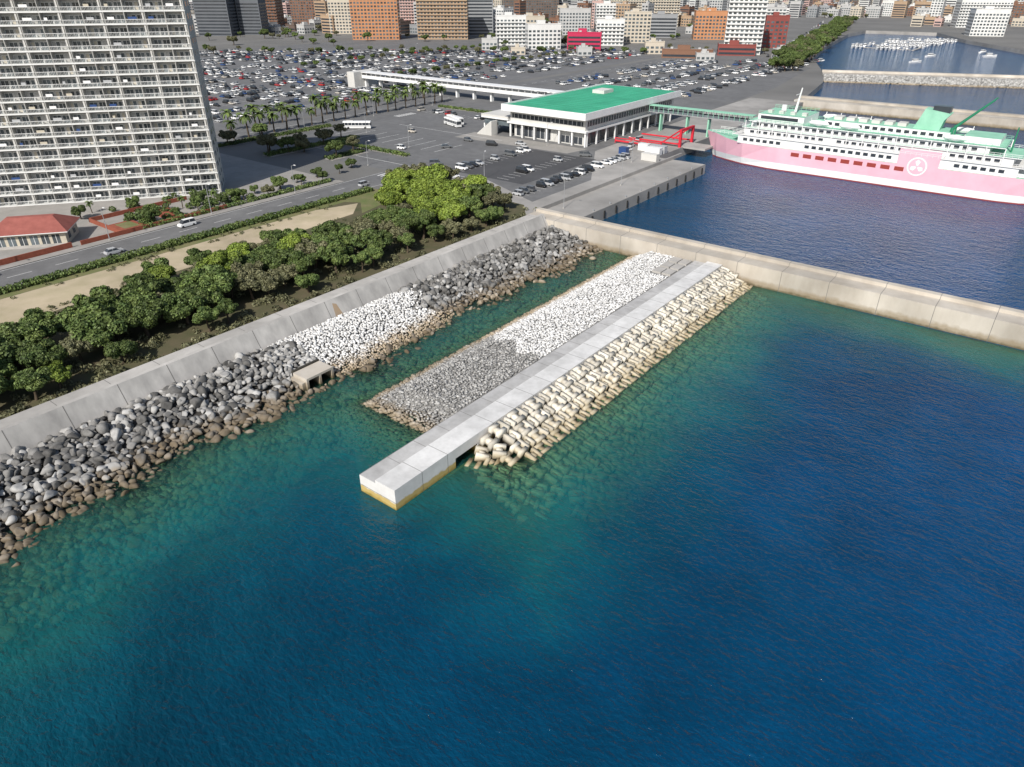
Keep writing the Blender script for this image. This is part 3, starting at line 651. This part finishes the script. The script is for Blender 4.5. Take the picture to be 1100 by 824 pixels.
def lamp():
    b=B(); b.tube((0,0,0),(0,0,8),.11,.06,'steel',6); b.tube((0,0,8),(1.6,0,8.5),.05,.04,'steel',5); b.box(1.3,2.1,-.15,.15,8.42,8.55,'white'); b.box(-.2,.2,-.2,.2,0,.3,'conc'); return b.mesh('street_lamp')
LM=lamp()
for x,y,r in [(-120.5,y,0) for y in range(-30,110,28)]+[(-86,130,2),(-100,185,1),(-140,150,0),(-175,160,1),(-203,150,0),(-203,190,0),(-203,230,0),(-60,180,3),(-240,200,0),(-240,260,0),(-300,220,0),(-300,330,0),(-300,420,0),(-400,300,0),(-400,420,0),(-130,120,0),(-150,360,0),(-150,440,0),(-47,150,0),(-47,118,0)]:
    o=bpy.data.objects.new('street_lamp',LM); o.location=(x,y,G); o.rotation_euler=(0,0,r); link(o)
b=B()
for y in range(112,192,9): b.tube((-39,y,G),(-39,y,G+.5),.22,.28,'steel')
b.obj('mooring_bollard')
b=B()
for y in np.arange(112,192,6.5): b.box(-38,-37.7,y,y+.5,.5,2.6,'tyre')
b.obj('quay_fenders')
# ------------------------------------------------------------------ ferry
f_=empty('car_ferry',(4,223,0),0)   # bow toward -X
stx=[-55,-53,-50,-45,-38,-28,30,44,50,53]
def hw(x,z):
    top={-55:.4,-53:2.2,-50:4.4,-45:6.8,-38:8.6,-28:9,30:9,44:8.8,50:8.2,53:7.4}[x]
    bot={-55:.1,-53:.5,-50:1.6,-45:4.0,-38:7.0,-28:9,30:9,44:8.6,50:7.4,53:5.8}[x]
    t_=min(max(z/7,0),1); return bot+(top-bot)*t_
b=B(); R=[]
for x in stx:
    zt=7.6+(1.6 if x<=-50 else (.8 if x==-45 else 0)); zz=[-3,.35,2.5,zt]; xo=lambda z:(x+ (3-3*max(z,0)/8 if x==-55 else (2-2*max(z,0)/8 if x==-53 else 0)))
    R.append([(xo(z),-hw(x,z),z) for z in zz]+[(xo(z),hw(x,z),z) for z in reversed(zz)])
b.rings(R,['hred','white','pink','mint','pink','white','hred','hred']); b.obj('hull',f_)
b=B()
b.box(-40,47,-8.6,8.6,7.65,10.6,'white'); b.box(-38,45,-8.3,8.3,10.6,13.2,'white'); b.box(-36,38,-8.0,8.0,13.2,15.6,'white','mint'); b.box(-34,-18,-8.2,8.2,15.6,18.2,'white','mint'); b.box(-12,26,-5,5,15.6,17.8,'white','mint'); b.box(30,40,-6,6,15.6,17.6,'white','mint')
for z,x0,x1,y_,tp in ((10.6,-42,50,9.0,'offw'),(13.2,-39,47,8.8,'mint'),(15.6,-37,42,8.7,'mint')):
    b.box(x0,x1,-y_,y_,z-.12,z+.1,'white',tp)
b.box(-35,-33.5,-10.5,10.5,15.6,15.9,'white')
b.box(47,51,-7,7,7.65,8.8,'white'); b.obj('superstructure',f_)
b=B()
for z,x0,x1,y_ in ((8.6,-38,-24,8.62),(8.6,-16,12,8.62),(8.6,30,44,8.62),(11.4,-36,-10,8.32),(11.4,-6,16,8.32),(11.4,28,42,8.32),(13.9,-34,34,8.02),(16.3,-11,25,5.02)):
    for x in np.arange(x0,x1,2.4):
        for s in (-1,1): b.box(x,x+1.5,min(s*y_,s*(y_+.04)),max(s*y_,s*(y_+.04)),z,z+1.0,'glassd')
for x in np.arange(-20,14,4.2): b.box(x,x+2.8,-9.05,-8.98,5.4,6.7,'hred')
b.box(-34.06,-34,-7.6,7.6,16.6,17.7,'glassd'); b.box(-33,-20,-8.26,-8.2,16.6,17.7,'glassd'); b.obj('windows',f_)
b=B()
for z,x0,x1,y_,k in ((7.6,46,53,7.6,'white'),(10.6,-42,50,9.0,'white'),(13.2,-39,47,8.8,'white'),(15.6,-37,42,8.7,'mint'),(18.2,-34,-18,8.2,'mint'),(9.2,-52,-42,4,'white')):
    for s in (-1,1):
        for q in (.5,1.0): b.box(x0,x1,s*y_-.04,s*y_+.04,z+q,z+q+.09,k)
        for x in np.arange(x0,x1,1.6): b.box(x,x+.08,s*y_-.04,s*y_+.04,z,z+1.05,k)
    b.box(x1-.05,x1+.03,-y_,y_,z+1,z+1.07,k)
for x in np.arange(-38,44,5):
    for s in (-1,1): b.box(x,x+.25,s*8.75-.1,s*8.75+.1,10.7,15.6,'white')
b.obj('railings',f_)
b=B()
b.rings([[(14,-3,15.6),(22,-3,15.6),(22,3,15.6),(14,3,15.6)],[(16,-2.6,20.8),(23,-2.6,20.8),(23,2.6,20.8),(16,2.6,20.8)],[(17,-2.4,23.8),(24.5,-2.4,22.8),(24.5,2.4,22.8),(17,2.4,23.8)]],'mint')
b.box(19,24,-1.6,-.4,22.6,24.8,'glassd'); b.box(19,24,.4,1.6,22.6,24.8,'glassd')
b.tube((-24,0,18.2),(-23,0,26.6),.5,.2,'white'); b.tube((-24,-3,22.6),(-24,3,22.6),.12,.12,'white'); b.tube((-24,-2,24.4),(-24,2,24.4),.1,.1,'white'); b.tube((-28,0,18.2),(-28,0,20.6),.9,.9,'white',10)
b.tube((26,-3,15.6),(26,-3,19),.6,.5,'dgreen'); b.tube((26,3,15.6),(26,3,19),.6,.5,'dgreen')
b.tube((26,-3,18.6),(35,-3,28),.42,.22,'dgreen'); b.tube((26,3,18.6),(35,3,28),.42,.22,'dgreen'); b.tube((43,0,10.6),(43,0,20.6),.3,.18,'dgreen')
for x in (-13,-3,28): 
    for s in (-1,1):
        R=[]
        for q,rr in ((-3.4,.1),(-2.6,.8),(0,1.05),(2.6,.8),(3.4,.1)): R.append([(x+q,s*8+rr*math.cos(a)*.9,17.0+rr*math.sin(a)*.9) for a in np.arange(0,6.2,.785)])
        b.rings(R,'white'); b.tube((x-2.5,s*7.6,15.6),(x-2.5,s*8.6,18.4),.12,.12,'white',5); b.tube((x+2.5,s*7.6,15.6),(x+2.5,s*8.6,18.4),.12,.12,'white',5)
for x in np.arange(-10,12,4): b.box(x,x+2.6,-2,2,17.8,18.8,'offw')
for x in range(-32,-18,4): b.box(x,x+1.6,-5,-3,18.2,19.2,'offw')
for x in range(-10,44,6): b.tube((x,-6,16),(x+1.2,-6,16),.5,.5,'white',8)
b.obj('funnel_mast_boats',f_)
b=B()
b.box(14,26,-9.03,-8.6,7.6,12.4,'pink'); b.box(14,26,-9.02,-8.6,7,7.6,'pink')
c=(20,-9.06,7.4); n=28
for i in range(n):
    a0=2*math.pi*i/n;a1=2*math.pi*(i+1)/n
    b.poly([(c[0]+math.cos(a)*r,c[1],c[2]+math.sin(a)*r) for a,r in ((a0,2.9),(a1,2.9),(a1,2.45),(a0,2.45))],'white')
for k_ in range(3):
    a=math.pi/2+k_*2.094; d_=(math.cos(a),math.sin(a)); p_=(-d_[1],d_[0])
    b.poly([(c[0]+d_[0]*u+p_[0]*v,c[1]-.01,c[2]+d_[1]*u+p_[1]*v) for u,v in ((.3,-.25),(1.5,-.75),(2.2,0),(1.5,.75),(.3,.25))],'white')
b.obj('emblem_panel',f_)
# ------------------------------------------------------------------ city buildings
def pal(k,c,c2=None):
    M[k]=mat('wall_'+k,c,c2,.1,streak=(1,1,.3))
for k,c in {'orange':(.50,.24,.12),'tan':(.42,.30,.20),'brown':(.22,.12,.08),'dbrown':(.15,.11,.09),'pinkw':(.55,.38,.34),'grey':(.30,.31,.32),'dgrey':(.13,.14,.155),'wht':(.70,.70,.68),'beige':(.55,.49,.40),'dred':(.25,.07,.06),'lgrey':(.48,.48,.47),'roofg':(.30,.30,.29)}.items(): pal(k,c)
def bldparts(wb,gb,rb,x0,x1,y0,y1,h,k,style,z0=0):
    wb.box(x0,x1,y0,y1,z0,z0+h,k,'roofg'); fh=3.2; nf=max(1,int((h-1)/fh))
    for (a0,a1,ax,c,s) in ((x0,x1,'y',y0,-1),(y0,y1,'x',x1,1),(y0,y1,'x',x0,-1)):
        n=max(1,int((a1-a0)/3.4)); st=(a1-a0)/n
        for f in range(nf):
            z=z0+1+f*fh
            def add(p0,p1,za,zb,off,kk,bb):
                if ax=='y': q=[(p0,c+s*off,za),(p1,c+s*off,za),(p1,c+s*off,zb),(p0,c+s*off,zb)]
                else: q=[(c+s*off,p0,za),(c+s*off,p1,za),(c+s*off,p1,zb),(c+s*off,p0,zb)]
                bb.poly(q if (ax=='x' and s>0) or (ax=='y' and s<0) else q[::-1],kk)
            if style=='band': add(a0+.8,a1-.8,z,z+1.6,.06,'glassd',gb)
            else:
                for i in range(n):
                    p=a0+i*st; add(p+st*.18,p+st*.82,z,z+1.7,.06,'glass',gb)
            if style=='balc':
                if ax=='y': wb.box(a0,a1,c-1.2,c,z-.9,z+.25,'wht' if k in('wht','lgrey') else k)
    rb.box(x0-.15,x1+.15,y0-.15,y0+.15,z0+h,z0+h+.8,k); rb.box(x0-.15,x0+.15,y0+.15,y1,z0+h,z0+h+.8,k); rb.box(x1-.15,x1+.15,y0+.15,y1,z0+h,z0+h+.8,k)
    w_=x1-x0; rb.box(x0+w_*.3,x0+w_*.55,y0+(y1-y0)*.35,y0+(y1-y0)*.7,z0+h,z0+h+3,k)
    for _ in range(3):
        px=random.uniform(x0+1,x1-3); py=random.uniform(y0+1,y1-3); rb.box(px,px+2,py,py+1.6,z0+h,z0+h+1.5,'lgrey')
VR=math.radians(37.66)
def building(name,E,N_,w,d,h,k,style='grid',dr=0):
    X_,Y_=city(E,N_); e_=empty(name,(X_,Y_,G),VR+math.radians(dr))
    wb,gb,rb=B(),B(),B(); bldparts(wb,gb,rb,-w/2,w/2,0,d,h,k,style); wb.obj('walls',e_); gb.obj('windows',e_); rb.obj('roof',e_); return e_
for a in [('office_tower',-327,864,38,25,56,'dgrey','band',-6),('office_building',-292,880,26,20,36,'dgrey','band',-6),('apartment_building',-296,958,26,20,44,'brown','balc',-8),('apartment_building',-268,1032,40,20,42,'brown','grid',-8),('hotel_building',-250,1130,50,20,48,'dred','grid',0),
 ('orange_hotel_building',-141,811,48,24,46,'orange','grid',3),('apartment_building',-128,994,24,18,46,'pinkw','balc',0),('hotel_building',-72,815,52,24,46,'tan','balc',0),('office_building',-35,870,28,22,42,'grey','band',0),
 ('apartment_building',-1,741,28,16,25,'wht','balc',5),('hotel_building',26,1096,76,22,38,'dbrown','grid',0),('apartment_building',29,701,30,16,20,'wht','grid',8),('shop_building',62,673,29,16,15,'mag','band',-8),('apartment_building',92,738,26,16,22,'wht','balc',-6),('apartment_building',122,770,26,18,27,'beige','grid',-6),
 ('hotel_building',172,1032,88,22,44,'beige','balc',-4),('hotel_building',207,811,38,22,26,'orange','grid',-8),('shop_building',140,620,40,16,6,'brown','band',-12),('shop_building',185,640,30,16,8,'dred','band',-12),('white_hotel_tower',192,650,30,18,62,'wht','balc',-14),('office_building',240,715,20,16,26,'dred','grid',-12),('apartment_building',262,800,26,16,30,'lgrey','balc',-12),
 ('seaside_hotel',545,740,60,20,46,'wht','balc',-20),('seaside_hotel',520,860,34,20,26,'wht','grid',-14),('apartment_building',600,1010,60,20,32,'wht','balc',-10),('apartment_building',70,880,34,18,26,'lgrey','grid',0),('apartment_building',110,900,30,18,30,'wht','balc',0),('apartment_building',20,800,26,18,22,'beige','grid',4),('office_building',-190,900,36,20,36,'beige','grid',0),('office_building',160,840,30,18,22,'grey','band',-8)]:
    building(*a)
wb,gb,rb=B(),B(),B()
ks=['wht','lgrey','beige','tan','grey','wht','brown','pinkw','lgrey','lgrey','dbrown']
for row in range(34):
    Nn=905+row*46
    E=-.78*Nn
    while E<.8*Nn:
        w=random.uniform(10,30); 
        ok=not(.40<E/Nn and Nn<1010) and not (.27<E/Nn<.50 and Nn<1230)
        if ok and random.random()<.82:
            X_,Y_=city(E,Nn+random.uniform(-8,8)); h=random.choice([6,7,9,9,12,12,18,24,30])*(1.25 if row>6 else 1)
            bldparts(wb,gb,rb,X_-w*.4,X_+w*.4,Y_-8,Y_+random.uniform(4,12),h,random.choice(ks),random.choice(['grid','band','grid']),G)
        E+=w+random.uniform(4,18)
wb.obj('distant_city_buildings'); gb.obj('distant_city_windows'); rb.obj('distant_city_roofs')
for E,N_,w,h in [(150,600,14,5),(-20,690,14,9),(60,640,12,6),(120,655,16,9),(5,650,12,5),(215,610,14,7)]:
    building('small_shop_building',E,N_,w,10,h,random.choice(['wht','beige','lgrey']),'grid',random.uniform(-10,10))
for i in range(520):
    Nn=random.uniform(720,1700); E=random.uniform(-.7,.7)*Nn
    if .25<E/Nn and Nn<1250: continue
    place(random.choice(TP),*city(E,Nn),random.uniform(.7,1.4))
def boat():
    b=B(); R=[[(x,-w_,z1),(x,-w_*.6,0),(x,w_*.6,0),(x,w_,z1)] for x,w_,z1 in ((-4,1.3,1.2),(0,1.5,1.3),(3,1.0,1.5),(5,.05,1.9))]; b.rings(R,'white'); b.box(-1.8,1.6,-1,1,1.2,2.7,'white'); b.box(-1.9,1.7,-1.03,1.03,1.9,2.4,'glassd'); b.tube((-.5,0,2.7),(-.5,0,4.2),.05,.03,'steel',5); return b.mesh('motor_boat')
BM=boat()
b=B()
for px,py in ((-118,760),(-112,800),(-106,840),(-100,880)):
    b.box(px-22,px+30,py,py+2.2,.2,.6,'conc')
    for i in range(14):
        if random.random()<.12: continue
        for sd in (-1,1):
            o=bpy.data.objects.new('motor_boat',BM); o.location=(px-20+i*3.8,py+1.1+sd*7.2,-.2); o.rotation_euler=(0,0,sd*1.57+random.uniform(-.08,.08)); s=random.uniform(1.0,1.5); o.scale=(s,s*.8,s); link(o)
b.box(-86,-84,755,895,.2,.7,'conc')
b.obj('floating_pier')
for x,y,r,s in [(-20,730,.6,1.3),(-60,640,.9,1.2),(-60,700,1,1.2),(-30,770,1.2,1.1)]:
    o=bpy.data.objects.new('motor_boat',BM); o.location=(x,y,-.2); o.rotation_euler=(0,0,r); o.scale=(s,s,s); link(o)
# ------------------------------------------------------------------ light, sky, camera
wd=bpy.data.worlds.new('World'); S.world=wd; wd.use_nodes=True; nt=wd.node_tree
sv=Vector((.24,-.97,0)).normalized(); el=math.radians(40); sv=Vector((sv.x*math.cos(el),sv.y*math.cos(el),math.sin(el)))
sk=nt.nodes.new('ShaderNodeTexSky'); sk.sky_type='NISHITA'; sk.sun_disc=False; sk.sun_elevation=el; sk.sun_rotation=math.atan2(sv.x,sv.y); sk.air_density=1.0; sk.dust_density=1.5
nt.links.new(sk.outputs[0],nt.nodes['Background'].inputs[0]); nt.nodes['Background'].inputs[1].default_value=.10
sl=bpy.data.lights.new('sun','SUN'); sl.energy=5.0; sl.angle=math.radians(.5); sl.color=(1,.955,.89); so=bpy.data.objects.new('sun',sl); so.rotation_euler=sv.to_track_quat('Z','Y').to_euler(); link(so)
cd=bpy.data.cameras.new('camera'); cd.lens=24.77; cd.sensor_width=36; cd.clip_end=20000; cd.clip_start=1
co=bpy.data.objects.new('camera',cd); co.location=(61.9,-47,60); co.rotation_euler=(math.radians(60),0,VR); link(co); S.camera=co
S.view_settings.view_transform='Standard'; S.view_settings.look='None'; S.view_settings.exposure=0
